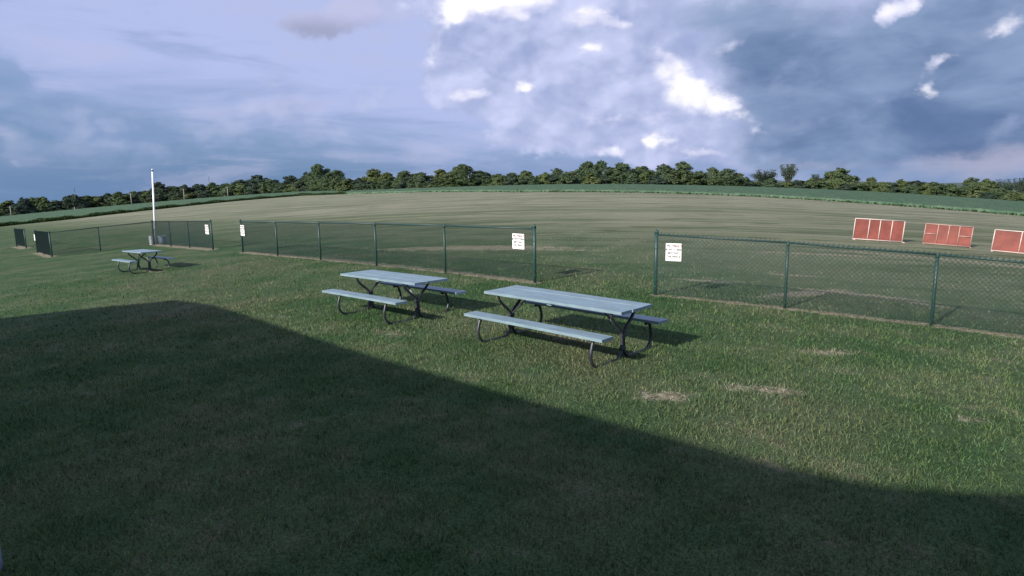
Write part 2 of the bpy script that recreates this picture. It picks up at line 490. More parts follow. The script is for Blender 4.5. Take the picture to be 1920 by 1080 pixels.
def tube(bm, path, rad, n=8, cap=True):
    path = [Vector(p) for p in path]
    rings = []
    ref = None
    for i, p in enumerate(path):
        a = path[max(0, i - 1)]
        c = path[min(len(path) - 1, i + 1)]
        t = (c - a).normalized()
        if ref is None:
            ref = Vector((0, 0, 1)) if abs(t.z) < 0.9 else Vector((1, 0, 0))
        u = t.cross(ref)
        if u.length < 1e-4:
            u = t.orthogonal()
        u.normalize()
        v = t.cross(u).normalized()
        ref = u.cross(t)
        r = rad[i] if isinstance(rad, (list, tuple)) else rad
        rings.append([bm.verts.new(p + (u * math.cos(2 * math.pi * k / n) + v * math.sin(2 * math.pi * k / n)) * r) for k in range(n)])
    for a, c in zip(rings[:-1], rings[1:]):
        for k in range(n):
            bm.faces.new((a[k], a[(k + 1) % n], c[(k + 1) % n], c[k]))
    if cap:
        bm.faces.new(rings[0][::-1])
        bm.faces.new(rings[-1])

def lathe(bm, prof, c=(0, 0, 0), n=16, close=True):
    rings = []
    for r, z in prof:
        rings.append([bm.verts.new((c[0] + r * math.cos(2 * math.pi * k / n), c[1] + r * math.sin(2 * math.pi * k / n), c[2] + z)) for k in range(n)])
    for a, d in zip(rings[:-1], rings[1:]):
        for k in range(n):
            bm.faces.new((a[k], a[(k + 1) % n], d[(k + 1) % n], d[k]))
    if close:
        bm.faces.new(rings[0][::-1])
        bm.faces.new(rings[-1])

def raw_mesh(name, verts, faces_n, loops, smooth=False):
    """numpy arrays -> mesh; faces all have faces_n corners"""
    me = bpy.data.meshes.new(name)
    nf = len(loops) // faces_n
    me.vertices.add(len(verts))
    me.vertices.foreach_set('co', np.asarray(verts, np.float32).ravel())
    me.loops.add(len(loops))
    me.loops.foreach_set('vertex_index', np.asarray(loops, np.int32))
    me.polygons.add(nf)
    me.polygons.foreach_set('loop_start', np.arange(0, nf * faces_n, faces_n, dtype=np.int32))
    me.polygons.foreach_set('loop_total', np.full(nf, faces_n, np.int32))
    if smooth:
        me.polygons.foreach_set('use_smooth', np.ones(nf, bool))
    me.update(calc_edges=True)
    return me

TREES = [(-282.4, 368.7, 6.3, 12.8, 5), (-273.2, 369.0, 6.9, 11.3, 5), (-273.7, 383.1, 5.5, 11.7, 5), (-261.6, 379.8, 6.1, 13.2, 5), (-252.4, 381.7, 8.9, 12.5, 5), (-254.0, 396.7, 6.8, 12.2, 5), (-258.9, 418.0, 6.9, 12.0, 5), (-250.3, 417.8, 7.5, 12.0, 5), (-243.3, 420.2, 7.1, 11.2, 5), (-227.1, 404.5, 7.6, 7.4, 5), (-229.4, 417.6, 5.0, 10.2, 5), (-218.7, 411.6, 12.6, 14.3, 5), (-209.8, 411.5, 9.3, 11.8, 5), (-203.3, 411.8, 9.7, 11.8, 5), (-198.1, 419.1, 9.5, 12.8, 5), (-203.1, 448.2, 7.2, 11.0, 5), (-194.3, 447.8, 8.6, 13.7, 5), (-184.7, 450.9, 10.8, 16.6, 5), (-173.6, 455.0, 13.2, 15.8, 5), (-155.3, 435.9, 8.9, 15.1, 5), (-147.3, 443.6, 11.1, 15.4, 5), (-142.0, 458.6, 9.7, 16.9, 5), (-101.0, 349.9, 14.5, 13.2, 0), (-76.9, 292.9, 9.4, 11.0, 0), (-92.1, 330.3, 6.9, 13.7, 1), (-60.7, 248.7, 5.0, 8.4, 0), (-51.3, 248.7, 8.3, 7.9, 1), (-45.4, 245.0, 6.6, 6.9, 1), (-37.2, 236.0, 6.7, 9.3, 0), (-30.6, 226.6, 5.8, 7.7, 0), (-24.1, 231.3, 6.7, 7.8, 1), (-16.2, 224.9, 8.0, 11.0, 0), (-11.0, 238.0, 5.8, 8.9, 0), (-4.2, 236.3, 4.5, 8.0, 0), (0.9, 230.9, 4.7, 7.4, 0), (5.3, 227.5, 5.3, 6.4, 1), (10.6, 237.8, 3.6, 7.2, 0), (16.4, 232.9, 6.1, 6.6, 2), (22.1, 238.1, 5.0, 7.6, 1), (28.3, 237.8, 8.6, 8.9, 0), (32.3, 233.4, 8.8, 7.5, 2), (39.1, 233.8, 7.9, 11.0, 0), (47.2, 238.3, 7.0, 9.9, 0), (55.1, 237.2, 7.9, 9.8, 2), (61.0, 234.1, 8.8, 8.8, 2), (68.6, 240.2, 5.7, 5.9, 0), (76.6, 251.7, 7.4, 6.6, 2), (80.6, 244.7, 6.9, 9.2, 2), (85.6, 247.7, 5.3, 6.1, 1), (100.6, 262.7, 7.0, 10.9, 3), (110.8, 263.2, 9.5, 7.4, 3), (124.3, 269.3, 6.1, 4.6, 3), (133.6, 269.7, 9.3, 13.2, 1), (146.2, 267.1, 6.3, 5.5, 1), (156.2, 273.5, 4.6, 8.7, 0), (154.2, 259.8, 6.0, 6.3, 1), (222.9, 362.6, 7.0, 13.6, 4), (163.4, 254.3, 5.6, 8.6, 0), (170.3, 255.5, 5.2, 7.2, 0), (170.5, 243.8, 8.0, 7.3, 2), (173.4, 240.2, 7.7, 7.7, 1), (179.7, 239.2, 7.7, 6.7, 3), (177.4, 229.3, 8.2, 4.7, 3), (182.0, 228.5, 9.2, 8.6, 0), (-296.6, 375.4, 6.0, 12.0, 5)]
BUSHES = [(-291.2, 365.5, 6.4, 13.7), (-284.4, 366.2, 6.8, 10.5), (-281.5, 369.9, 8.1, 14.3), (-274.4, 370.9, 8.9, 9.7), (-273.6, 377.2, 8.4, 11.8), (-266.7, 376.5, 8.4, 11.0), (-265.5, 383.8, 6.1, 11.6), (-258.0, 382.4, 5.7, 9.8), (-257.2, 389.6, 6.9, 11.2), (-252.9, 393.0, 7.2, 10.8), (-248.6, 396.0, 6.3, 13.2), (-242.7, 398.9, 7.4, 10.9), (-234.9, 396.7, 7.5, 13.6), (-231.0, 403.7, 7.4, 10.9), (-226.0, 406.5, 7.2, 10.9), (-219.4, 406.3, 7.4, 9.7), (-216.9, 412.7, 6.4, 10.8), (-209.7, 411.6, 5.8, 14.4), (-201.8, 413.5, 7.1, 14.1), (-192.7, 412.8, 8.1, 12.0), (-186.8, 416.1, 8.6, 14.0), (-175.5, 410.2, 7.6, 13.2), (-167.6, 411.3, 7.2, 12.4), (-157.5, 405.8, 8.2, 13.7), (-147.5, 402.6, 8.2, 12.1), (-137.4, 395.9, 5.6, 13.2), (-124.9, 383.8, 5.4, 11.3), (-115.5, 377.0, 10.2, 12.3), (-94.7, 332.6, 5.6, 10.7), (-75.1, 285.2, 5.5, 6.4), (-61.2, 246.6, 4.5, 7.8), (-55.5, 244.0, 4.6, 5.8), (-50.7, 239.7, 3.3, 7.5), (-44.6, 234.3, 3.5, 6.3), (-40.5, 235.2, 2.6, 6.6), (-34.9, 227.5, 4.2, 6.3), (-30.5, 226.8, 3.2, 6.7), (-25.6, 224.1, 2.4, 6.8), (-20.7, 221.9, 2.5, 6.0), (-16.9, 224.8, 4.0, 5.4), (-13.2, 225.7, 3.4, 7.1), (-8.3, 226.2, 2.6, 6.2), (-3.9, 220.3, 3.4, 5.6), (0.0, 220.0, 3.9, 4.7), (3.3, 220.3, 2.7, 5.3), (6.9, 221.1, 3.2, 6.6), (11.7, 226.2, 4.2, 5.2), (15.3, 226.6, 3.4, 5.5), (18.9, 224.2, 4.2, 6.4), (23.7, 228.1, 3.1, 6.2), (27.6, 224.9, 3.9, 6.0), (32.2, 229.0, 3.0, 7.0), (36.8, 228.3, 4.1, 7.4), (41.7, 227.7, 3.9, 6.3), (46.7, 230.9, 4.4, 6.1), (50.1, 227.6, 3.1, 7.1), (55.3, 229.4, 3.8, 6.1), (60.7, 234.4, 4.3, 6.0), (64.2, 232.9, 2.9, 5.2), (69.6, 239.4, 4.5, 5.6), (72.8, 237.5, 3.5, 6.8), (79.6, 244.7, 4.2, 5.6), (84.1, 247.1, 5.0, 6.0), (88.3, 248.2, 3.6, 6.3), (95.0, 255.2, 2.0, 8.5), (99.8, 253.4, 3.6, 8.2), (106.0, 255.7, 2.4, 7.6), (112.9, 260.6, 3.3, 8.9), (118.3, 260.0, 4.1, 6.3), (122.9, 261.4, 3.6, 8.4), (128.6, 262.4, 3.9, 7.0), (132.3, 261.1, 3.0, 8.0), (137.7, 261.8, 3.7, 7.1), (143.7, 264.9, 2.9, 8.4), (145.0, 258.1, 4.1, 7.5), (150.4, 259.8, 4.0, 7.1), (153.6, 257.9, 2.2, 6.8), (156.0, 255.3, 3.7, 8.3), (160.2, 254.2, 4.3, 8.3), (164.4, 253.2, 2.4, 9.5), (163.6, 243.7, 4.1, 8.0), (168.1, 243.6, 2.4, 7.0), (170.1, 240.7, 4.2, 9.1), (169.7, 233.2, 2.4, 6.8), (173.1, 232.6, 4.2, 6.6), (172.3, 226.8, 3.5, 7.7), (172.9, 222.3, 2.6, 7.5), (178.3, 223.8, 2.3, 6.0)]
POLES = [(-242.1, 318.4, 5.1), (-221.0, 333.4, 1.7), (-250.5, 379.8, 12.4), (-199.5, 346.7, 6.3), (-177.4, 358.5, 6.3), (-188.4, 414.2, 13.1), (-157.5, 367.7, 5.7)]

# ------------------------------------------------------------------ ground: one sheet to the horizon
def build_ground():
    rad = np.concatenate([np.linspace(0.4, 40, 100), np.geomspace(41, 4000, 110)])
    na = 240
    ang = np.linspace(0, 2 * np.pi, na, endpoint=False)
    rr, aa = np.meshgrid(rad, ang, indexing='ij')
    x, y = rr * np.sin(aa), rr * np.cos(aa)
    v = np.stack([x, y, gz(x, y)], -1).reshape(-1, 3)
    i, j = np.meshgrid(np.arange(len(rad) - 1), np.arange(na), indexing='ij')
    a = i * na + j
    b_ = i * na + (j + 1) % na
    q = np.stack([a, a + na, b_ + na, b_], -1).reshape(-1)
    q = q.reshape(-1, 4)[:, ::-1].reshape(-1)
    v = np.concatenate([v, [[0, 0, 0]]])
    me = raw_mesh('ground', v, 4, q, True)
    bm = bmesh.new()
    bm.from_mesh(me)
    bm.verts.ensure_lookup_table()
    c = bm.verts[len(v) - 1]
    for k in range(na):
        bm.faces.new((c, bm.verts[(k + 1) % na], bm.verts[k]))
    bmesh.ops.recalc_face_normals(bm, faces=bm.faces)
    bm.normal_update()
    if sum(f.normal.z for f in bm.faces) < 0:
        bmesh.ops.reverse_faces(bm, faces=bm.faces)
    bm.to_mesh(me)
    bm.free()
    me.polygons.foreach_set('use_smooth', np.ones(len(me.polygons), bool))
    mesh_obj('ground', me, M['turf'], kind='structure')
build_ground()

# ------------------------------------------------------------------ distant hills
def build_hills():
    bm = bmesh.new()
    n = 90
    rows = []
    for k in range(n + 1):
        a = R(8 + 40 * k / n)
        t = mnoise.noise(Vector((k * 0.11, 3.3, 0))) * 9 + mnoise.noise(Vector((k * 0.6, 1.3, 0))) * 2.5
        row = []
        for d, f in ((2200, 0.0), (2350, 0.7), (2500, 1.0), (2800, 0.55), (3200, 0.0)):
            x, y = d * math.sin(a), d * math.cos(a)
            base_ = G(x, y) - 4
            top = 2.6 + d * (-0.0068 - 0.012 * math.sin(max(0, k / n - .2) * 1.6)) + t
            row.append(bm.verts.new((x, y, base_ + (max(top, base_ + 2) - base_) * f)))
        rows.append(row)
    for r0, r1 in zip(rows[:-1], rows[1:]):
        for j in range(4):
            bm.faces.new((r0[j], r1[j], r1[j + 1], r0[j + 1]))
    bmesh.ops.recalc_face_normals(bm, faces=bm.faces)
    from_bm('hills', bm, M['hill'], smooth=True, kind='structure')
build_hills()

# ------------------------------------------------------------------ crop field band
CF_AZ = np.radians([-60, -44, -38, -33.8, -28.8, -23.5, -17.8, -11.7, -5.8, 0.2, 6.6, 15, 19.8, 25.3, 31.1, 36, 38.1, 46, 60])
CF_R = np.array([150, 152, 160, 160, 178, 205, 222, 178, 153, 124, 119, 113, 112, 107, 103, 99.5, 98, 96, 95.0])
CB_AZ = np.radians([-60, -40, -34, -27, -22, -17, -14, -8, 0, 7, 15, 23, 28, 33, 38, 45, 60])
CB_R = np.array([430, 430, 430, 430, 410, 365, 252, 224, 220, 224, 238, 280, 297, 297, 282, 272, 270.0])

def build_crop():
    na, nr = 1300, 70
    a = np.linspace(R(-58), R(58), na)
    f = np.interp(a, CF_AZ, CF_R) + rng.normal(0, .12, na)
    b_ = np.interp(a, CB_AZ, CB_R)
    t = np.linspace(0, 1, nr) ** 2.0
    rr = f[:, None] + (b_ - f)[:, None] * t[None]
    x = rr * np.sin(a)[:, None]
    y = rr * np.cos(a)[:, None]
    z = gz(x, y) + 0.40 + rng.normal(0, 0.05, x.shape)
    z[:, 0] = gz(x[:, 0], y[:, 0]) + 0.01
    rr2 = rr.copy()
    rr2[:, 0] = rr[:, 0] - 0.12
    x = rr2 * np.sin(a)[:, None]
    y = rr2 * np.cos(a)[:, None]
    z[:, 0] = gz(x[:, 0], y[:, 0]) + 0.01
    z[:, 1] = gz(x[:, 1], y[:, 1]) + 0.34
    v = np.stack([x, y, z], -1).reshape(-1, 3)
    i, j = np.meshgrid(np.arange(na - 1), np.arange(nr - 1), indexing='ij')
    k = i * nr + j
    q = np.stack([k, k + nr, k + nr + 1, k + 1], -1).reshape(-1)
    me = raw_mesh('crop_field', v, 4, q, False)
    mesh_obj('crop_field', me, M['crop'], kind='stuff', label='band of low green crop between the mown field and the trees', category='crop')
build_crop()

def leaf_cloud(cent, size, normals=None, droop=0.0):
    """triangles of about `size` metres at centres; returns verts, loops"""
    n = len(cent)
    d1 = rng.normal(size=(n, 3))
    if normals is not None:
        d1 -= normals * (d1 * normals).sum(1, keepdims=True) * 0.75
    d1 /= np.linalg.norm(d1, axis=1, keepdims=True) + 1e-9
    d2 = rng.normal(size=(n, 3))
    if normals is not None:
        d2 -= normals * (d2 * normals).sum(1, keepdims=True) * 0.75
    d2 -= d1 * (d1 * d2).sum(1, keepdims=True)
    d2 /= np.linalg.norm(d2, axis=1, keepdims=True) + 1e-9
    s = size * rng.uniform(0.6, 1.35, (n, 1))
    v = np.empty((n, 3, 3))
    v[:, 0] = cent - d1 * s * 0.6 - d2 * s * 0.35
    v[:, 1] = cent + d1 * s * 0.6 - d2 * s * 0.35
    v[:, 2] = cent + d2 * s * 0.75
    return v.reshape(-1, 3), np.arange(3 * n)

# ------------------------------------------------------------------ weeds along the crop edge
def build_weeds():
    a = np.concatenate([rng.uniform(R(-50), R(-14), 15000), rng.uniform(R(-14), R(50), 1800)])
    r = np.interp(a, CF_AZ, CF_R) - rng.uniform(0.0, 1.6, len(a))
    x, y = r * np.sin(a), r * np.cos(a)
    hgt = np.where(a < R(-14), 0.9, 0.28)
    z = gz(x, y) + rng.uniform(0.02, 1.0, len(a)) * hgt * (0.75 + 0.25 * np.sin(a * 160) * np.sin(a * 57))
    v, l = leaf_cloud(np.stack([x, y, z], -1), 0.22)
    v[:, 2] = np.maximum(v[:, 2], gz(v[:, 0], v[:, 1]) + 0.005)
    me = raw_mesh('weed_fringe', v, 3, l)
    mesh_obj('weed_fringe', me, M['weed'], kind='stuff', label='dark fringe of uncut weeds along the edge of the crop', category='weeds')
build_weeds()

# ------------------------------------------------------------------ trees: unit crowns (height 1, width 1) scaled per tree
def crown_variant(seed, lobes, n, low, ragged=0.0, leaf=0.045, rads=(0.055, 0.135), fill=0.26):
    g = np.random.default_rng(seed)
    cs, rs = [], []
    for k in range(lobes):
        t = (k + g.uniform(0, 1)) / lobes
        rad = g.uniform(*rads) * (1.05 - 0.45 * t)
        zc = low + (0.99 - rad - low) * t
        wmax = 0.42 * (1 - t ** 2.0) ** 0.55 * (0.80 + 0.45 * min(t, 0.45))
        ang = g.uniform(0, 2 * math.pi)
        q = wmax * math.sqrt(g.uniform(0.10, 1))
        cs.append((q * math.cos(ang), q * math.sin(ang), zc))
        rs.append(rad)
    cs, rs = np.array(cs), np.array(rs)
    p = rs ** 2 / (rs ** 2).sum()
    idx = g.choice(lobes, n, p=p)
    d = g.normal(size=(n, 3))
    d /= np.linalg.norm(d, axis=1, keepdims=True)
    q = g.uniform(0.55, 1.0, (n, 1)) ** 0.5
    lump = 1 + 0.22 * np.sin(d[:, :1] * 9 + idx[:, None]) * np.sin(d[:, 1:2] * 8 + 2 * idx[:, None]) * np.sin(d[:, 2:] * 7)
    pts = cs[idx] + d * rs[idx][:, None] * q * lump * np.array([1, 1, 0.95]) + g.normal(0, 0.010, (n, 3))
    nf = int(n * fill)                                # leaves between the lobes, inside the crown's outline
    t_ = g.uniform(0, 1, nf)
    a_ = g.uniform(0, 2 * np.pi, nf)
    w_ = (0.36 * (1 - t_ ** 1.7) ** 0.62 * (0.86 + 0.35 * np.minimum(t_, 0.4)) * np.sqrt(g.uniform(0.25, 1, nf))
          * (1 + 0.30 * np.sin(a_ * 3 + seed) * np.sin(t_ * 11 + a_ * 2)))
    pts[:nf] = np.stack([w_ * np.cos(a_), w_ * np.sin(a_), 0.015 + 0.86 * t_], -1)
    d[:nf] = np.stack([np.cos(a_), np.sin(a_), 0.4 * t_], -1)
    if ragged:
        keep = (np.sin(pts[:, 0] * 21) * np.sin(pts[:, 1] * 19 + 1) * np.sin(pts[:, 2] * 17) + g.normal(0, .25, n)) > ragged - 0.35
        pts, d = pts[keep], d[keep]
    pts[:, 2] = np.maximum(pts[:, 2], 0.012)
    v, l = leaf_cloud(pts, leaf, d)
    v[:, 2] = np.maximum(v[:, 2], 0.0)
    return raw_mesh('crown', v, 3, l), cs

def trunk_mesh(seed, cs, rad=0.022, extra=0):
    g = random.Random(seed)
    bm = bmesh.new()
    top = 0.78
    tr = [(0.02 * math.sin(k * 1.3 + seed), 0.02 * math.cos(k * 1.7 + seed), top * k / 7 - (0.02 if k == 0 else 0)) for k in range(8)]
    tube(bm, tr, [rad * (1.25 - 0.85 * k / 7) for k in range(8)], 7)
    for k in range(7 + extra):
        c = Vector(cs[(k * 3) % len(cs)])
        z0 = max(0.14, min(0.66, c.z - g.uniform(0.12, 0.26)))
        s = Vector((0.02 * math.sin(z0 * 8), 0.0, z0))
        mid = (s + c) / 2 + Vector((g.uniform(-.03, .03), g.uniform(-.03, .03), g.uniform(-.02, .03)))
        end = c + (c - s) * (0.15 if not extra else 0.45)
        tube(bm, smooth_path([s, mid, end], 3), [rad * 0.55, rad * .5, rad * .45, rad * .4, rad * .3, rad * .22, rad * .14], 5)
    me = bpy.data.meshes.new('trunk')
    bm.to_mesh(me)
    bm.free()
    return me

def sparse_variant(seed):
    """forked limbs reaching up and out, leaves only in tufts along them"""
    g = random.Random(seed * 7 + 1)
    bm = bmesh.new()
    tube(bm, [(0, 0, -0.02), (0.01, 0, 0.2), (0, 0.01, 0.42)], [0.05, 0.042, 0.035], 7)
    pts = []
    for k in range(9):
        a = 2 * math.pi * k / 9 + g.uniform(-.3, .3)
        z0 = g.uniform(0.18, 0.42)
        out_ = g.uniform(0.22, 0.50)
        z1 = g.uniform(0.70, 1.0) - 0.35 * max(0, out_ - 0.3)
        p = [Vector((0, 0, z0)), Vector((math.cos(a) * out_ * .45, math.sin(a) * out_ * .45, z0 + (z1 - z0) * .42)), Vector((math.cos(a) * out_, math.sin(a) * out_, z1))]
        sp = smooth_path(p, 4)
        tube(bm, sp, [0.026 - 0.0022 * i for i in range(len(sp))], 5)
        for i, q in enumerate(sp[3:]):
            for _ in range(46):
                w = 0.045 + 0.02 * (i % 3)
                pts.append((q.x + g.gauss(0, w), q.y + g.gauss(0, w), min(0.99, q.z + g.gauss(0, w * 0.8))))
            if g.random() < 0.6:
                e = q + Vector((g.uniform(-.14, .14), g.uniform(-.14, .14), g.uniform(.02, .13)))
                tube(bm, [q, e], [0.010, 0.004], 4)
                for _ in range(18):
                    pts.append((e.x + g.gauss(0, .03), e.y + g.gauss(0, .03), min(0.99, e.z + g.gauss(0, .025))))
    for _ in range(700):                      # leafy base
        a, r_ = g.uniform(0, 6.28), 0.30 * math.sqrt(g.random())
        pts.append((r_ * math.cos(a), r_ * math.sin(a), g.uniform(0.02, 0.34) * (1 - r_)))
    v, l = leaf_cloud(np.array(pts), 0.038)
    v[:, 2] = np.maximum(v[:, 2], 0.0)
    tm = bpy.data.meshes.new('trunk')
    bm.to_mesh(tm)
    bm.free()
    return raw_mesh('crown', v, 3, l), tm

KINDS = {   # kind: (list of (crown, trunk)), crown material
    0: ([], 'leafA'), 1: ([], 'leafB'), 2: ([], 'leafA'), 3: ([], 'leafC'), 4: ([], 'leafC'), 5: ([], 'leafC')}
for k, (lst, mt) in KINDS.items():
    for s in range(3):
        sd = k * 10 + s + 1
        if k == 3:
            cm, tm = sparse_variant(sd)
        elif k == 2:
            cm, cs = crown_variant(sd, 46, 10000, 0.04, 0.06, 0.032)
            tm = trunk_mesh(sd, cs, 0.022, 4)
        elif k in (4, 5):
            cm, cs = crown_variant(sd, 46, 8000, 0.03, 0.0, 0.038)
            tm = trunk_mesh(sd, cs)
        else:
            cm, cs = crown_variant(sd, 55, 12000, 0.03, 0.0, 0.031)
            tm = trunk_mesh(sd, cs)
        cm.materials.append(M[mt])
        tm.materials.append(M['deadbark' if k == 3 else 'bark'])
        lst.append((cm, tm))
LAB = {0: ('leafy_tree', 'mid green bushy tree growing in the line behind the crop', 'trees in the line behind the crop'),
       1: ('leafy_tree', 'lighter yellow-green tree growing in the line behind the crop', 'lighter trees in the line behind the crop'),
       2: ('leafy_tree', 'ragged-topped tree with twigs showing above its crown behind the crop', 'ragged-topped trees behind the crop'),
       3: ('sparse_tree', 'thin dark tree with bare branches showing above the hedge behind the orange barriers', 'thin bare-branched trees'),
       4: ('leafy_tree', 'dark blue-green wooded crown standing farther off behind the tree line', None),
       5: ('dark_tree', 'dark far-off tree in the wood behind the flagpole and utility poles', 'dark trees of the far-off wood')}

def build_trees():
    for i, (x, y, hgt, wid, k) in enumerate(TREES):
        cm, tm = KINDS[k][0][i % 3]
        name, lab, grp = LAB[k]
        lab = TREE_LABELS.get(i, lab)
        if i in TREE_LABELS:
            grp = None
        t = thing(name, (x, y, G(x, y)), random.uniform(0, 6.28), lab, 'tree', grp)
        w = wid * (0.85 if k == 3 else 1.55)
        t.scale = (w, w, hgt)
        mesh_obj('crown', cm, None, t)
        mesh_obj('trunk', tm, None, t)

def build_bushes():
    vs_ = []
    for s in range(4):
        cm, cs = crown_variant(200 + s, 22, 3600, 0.06, 0.0, 0.055, (0.10, 0.17))
        cm.name = 'foliage'
        cm.materials.append(M['leafA' if s < 2 else 'leafB' if s == 2 else 'leafC'])
        sm = trunk_mesh(200 + s, cs, 0.02)
        sm.materials.append(M['bark'])
        vs_.append((cm, sm))
    for i, (x, y, hgt, wid) in enumerate(BUSHES):
        k = i % 4
        lab = ('mid green bush in the hedge at the foot of the trees', 'mid green bush in the hedge at the foot of the trees',
               'yellow-green bush in the hedge at the foot of the trees', 'deep green bush in the hedge at the foot of the trees')[k]
        grp = ('mid green hedge bushes', 'mid green hedge bushes', 'yellow-green hedge bushes', 'deep green hedge bushes')[k]
        t = thing('hedge_bush', (x, y, G(x, y)), random.uniform(0, 6.28), lab, 'bush', grp)
        t.scale = (wid * 1.35, wid * 1.35, hgt * 1.1)
        mesh_obj('foliage', vs_[k][0], None, t)
        mesh_obj('stem', vs_[k][1], None, t)

TREE_LABELS = {
    11: 'large dark tree rising above the far wood directly behind the flagpole',
    22: 'tall dark-topped tree where the near tree line meets the far wood',
    31: 'broadest domed tree of the near tree line, behind the long fence run',
    39: 'tallest tree of the near tree line, beyond the fence gap',
    49: 'spreading thin-crowned tree with bare outer branches standing clear of the hedge',
    50: 'dark upright tree of bare forked limbs standing alone above the hedge',
    51: 'small nearly bare sapling beside the round tree above the hedge',
    52: 'round full-crowned green tree standing alone above the hedge beyond the orange barriers',
    53: 'small narrow tree standing alone above the low hedge beyond the orange barriers',
}
build_trees()
build_bushes()

# ------------------------------------------------------------------ utility poles and masts
def build_poles():
    for i, (x, y, hgt) in enumerate(POLES):
        mast = hgt > 10
        if mast:
            t = thing('radio_mast', (x, y, G(x, y)), 0, ('thin dark mast rising above the far wood, farther from the flagpole', 'thin dark mast rising above the far wood near the flagpole')[i > 3],
                      'mast')
        else:
            t = thing('utility_pole', (x, y, G(x, y)), R(28), 'pale wooden utility pole in front of the far dark wood', 'utility pole', 'utility poles before the far wood')
        bm = bmesh.new()
        tube(bm, [(0, 0, -0.3), (0, 0, hgt * 0.5), (0, 0, hgt)], [0.26, 0.23, 0.18] if not mast else [0.22, 0.18, 0.10], 8)
        from_bm('shaft', bm, M['pole' if not mast else 'cap'], t, True)
        if not mast:
            bm = bmesh.new()
            box(bm, (0, 0.2, hgt - 0.6), (2.2, 0.14, 0.16), 0.02)
            from_bm('crossarm', bm, M['pole'], t)
            for s in (-0.95, -0.4, 0.4, 0.95):
                bm = bmesh.new()
                lathe(bm, [(0.05, 0), (0.07, 0.06), (0.05, 0.12), (0.065, 0.18), (0.02, 0.24)], (s, 0.2, hgt - 0.52), 8)
                from_bm('insulator', bm, M['cap'], t, True)
        else:
            bm = bmesh.new()
            for q in range(int(hgt) - 2):
                box(bm, (0, 0, 1.5 + q), (0.5, 0.05, 0.05))
            from_bm('ladder', bm, M['cap'], t)
build_poles()

# ------------------------------------------------------------------ chain-link fences
FENCE_H = 1.42
def post_mesh(r, h, term):
    bm = bmesh.new()
    tube(bm, [(0, 0, -0.25), (0, 0, h * .5), (0, 0, h)], r, 12)
    me = bpy.data.meshes.new('post')
    bm.to_mesh(me)
    bm.free()
    me.polygons.foreach_set('use_smooth', [len(p.vertices) == 4 for p in me.polygons])
    me.materials.append(M['green'])
    return me
def cap_mesh(r, term):
    bm = bmesh.new()
    if term:
        lathe(bm, [(r * 1.12, -0.035), (r * 1.14, 0.0), (r * 1.0, 0.018), (r * 0.6, 0.036), (r * 0.25, 0.044), (r * .2, 0.056)], (0, 0, 0), 12)
    else:
        lathe(bm, [(r * 1.15, -0.045), (r * 1.15, 0.0), (r * 0.8, 0.012)], (0, 0, 0), 12)
        bmesh.ops.create_uvsphere(bm, u_segments=10, v_segments=6, radius=r * 1.02, matrix=Matrix.Translation((0, 0, 0.018)))
    me = bpy.data.meshes.new('post_cap')
    bm.to_mesh(me)
    bm.free()
    me.polygons.foreach_set('use_smooth', [True] * len(me.polygons))
    me.materials.append(M['green'])
    return me
PM = {True: post_mesh(0.042, FENCE_H, True), False: post_mesh(0.031, FENCE_H - 0.075, False)}
CM = {True: cap_mesh(0.042, True), False: cap_mesh(0.031, False)}
BANDM = None
def band_mesh():
    bm = bmesh.new()
    lathe(bm, [(0.0425, -0.012), (0.0465, -0.012), (0.0465, 0.012), (0.0425, 0.012)], (0, 0, 0), 12, False)
    me = bpy.data.meshes.new('tension_band')
    bm.to_mesh(me)
    bm.free()
    me.materials.append(M['green'])
    return me
BANDM = band_mesh()

def fabric(p0, p1, z0, z1, origin, wire, pitch=0.090):
    """diamond mesh between two ground points: straight strands both ways, one set a wire's width behind the other"""
    a = Vector((p0[0], p0[1], G(*p0)))
    b = Vector((p1[0], p1[1], G(*p1)))
    L = (b - a).length
    ux = (b - a).normalized()
    up = Vector((0, 0, 1))
    nrm = ux.cross(up).normalized()
    H = z1 - z0
    V, Fq = [], []
    def strand(s0, h0, s1, h1, off):
        q0 = a + ux * s0 + up * (z0 + h0) + nrm * off - origin
        q1 = a + ux * s1 + up * (z0 + h1) + nrm * off - origin
        d = (q1 - q0).normalized()
        e1 = d.cross(nrm).normalized()
        base_ = len(V)
        for q in (q0, q1):
            for k in range(3):
                t = 2 * math.pi * k / 3 + 0.5
                V.append(q + (e1 * math.cos(t) + nrm * math.sin(t)) * wire)
        for k in range(3):
            Fq.append((base_ + k, base_ + (k + 1) % 3, base_ + 3 + (k + 1) % 3, base_ + 3 + k))
    n = int((L + H) / pitch) + 1
    for k in range(n):
        c = k * pitch
        # rising strand: s - h = c - H
        for sgn in (1, -1):
            if sgn == 1:
                s0, h0, s1, h1 = c - H, 0.0, c, H
            else:
                s0, h0, s1, h1 = c - H, H, c, 0.0
            dh = (h1 - h0) / (s1 - s0)
            if s0 < 0:
                h0 += dh * (0 - s0)
                s0 = 0.0
            if s1 > L:
                h1 -= dh * (s1 - L)
                s1 = L
            if s1 - s0 < 0.01:
                continue
            strand(s0, h0, s1, h1, 0.034 + 0.0035 * sgn)
    # twisted selvage along the top: little knuckles
    k = 0.02
    while k < L:
        strand(k - 0.016, H - 0.004, k + 0.016, H + 0.042, 0.030)
        strand(k + 0.018, H - 0.004, k - 0.012, H + 0.040, 0.034)
        k += pitch
    me = bpy.data.meshes.new('mesh_fabric')
    me.from_pydata(V, [], Fq)
    me.materials.append(M['wire'])
    return me

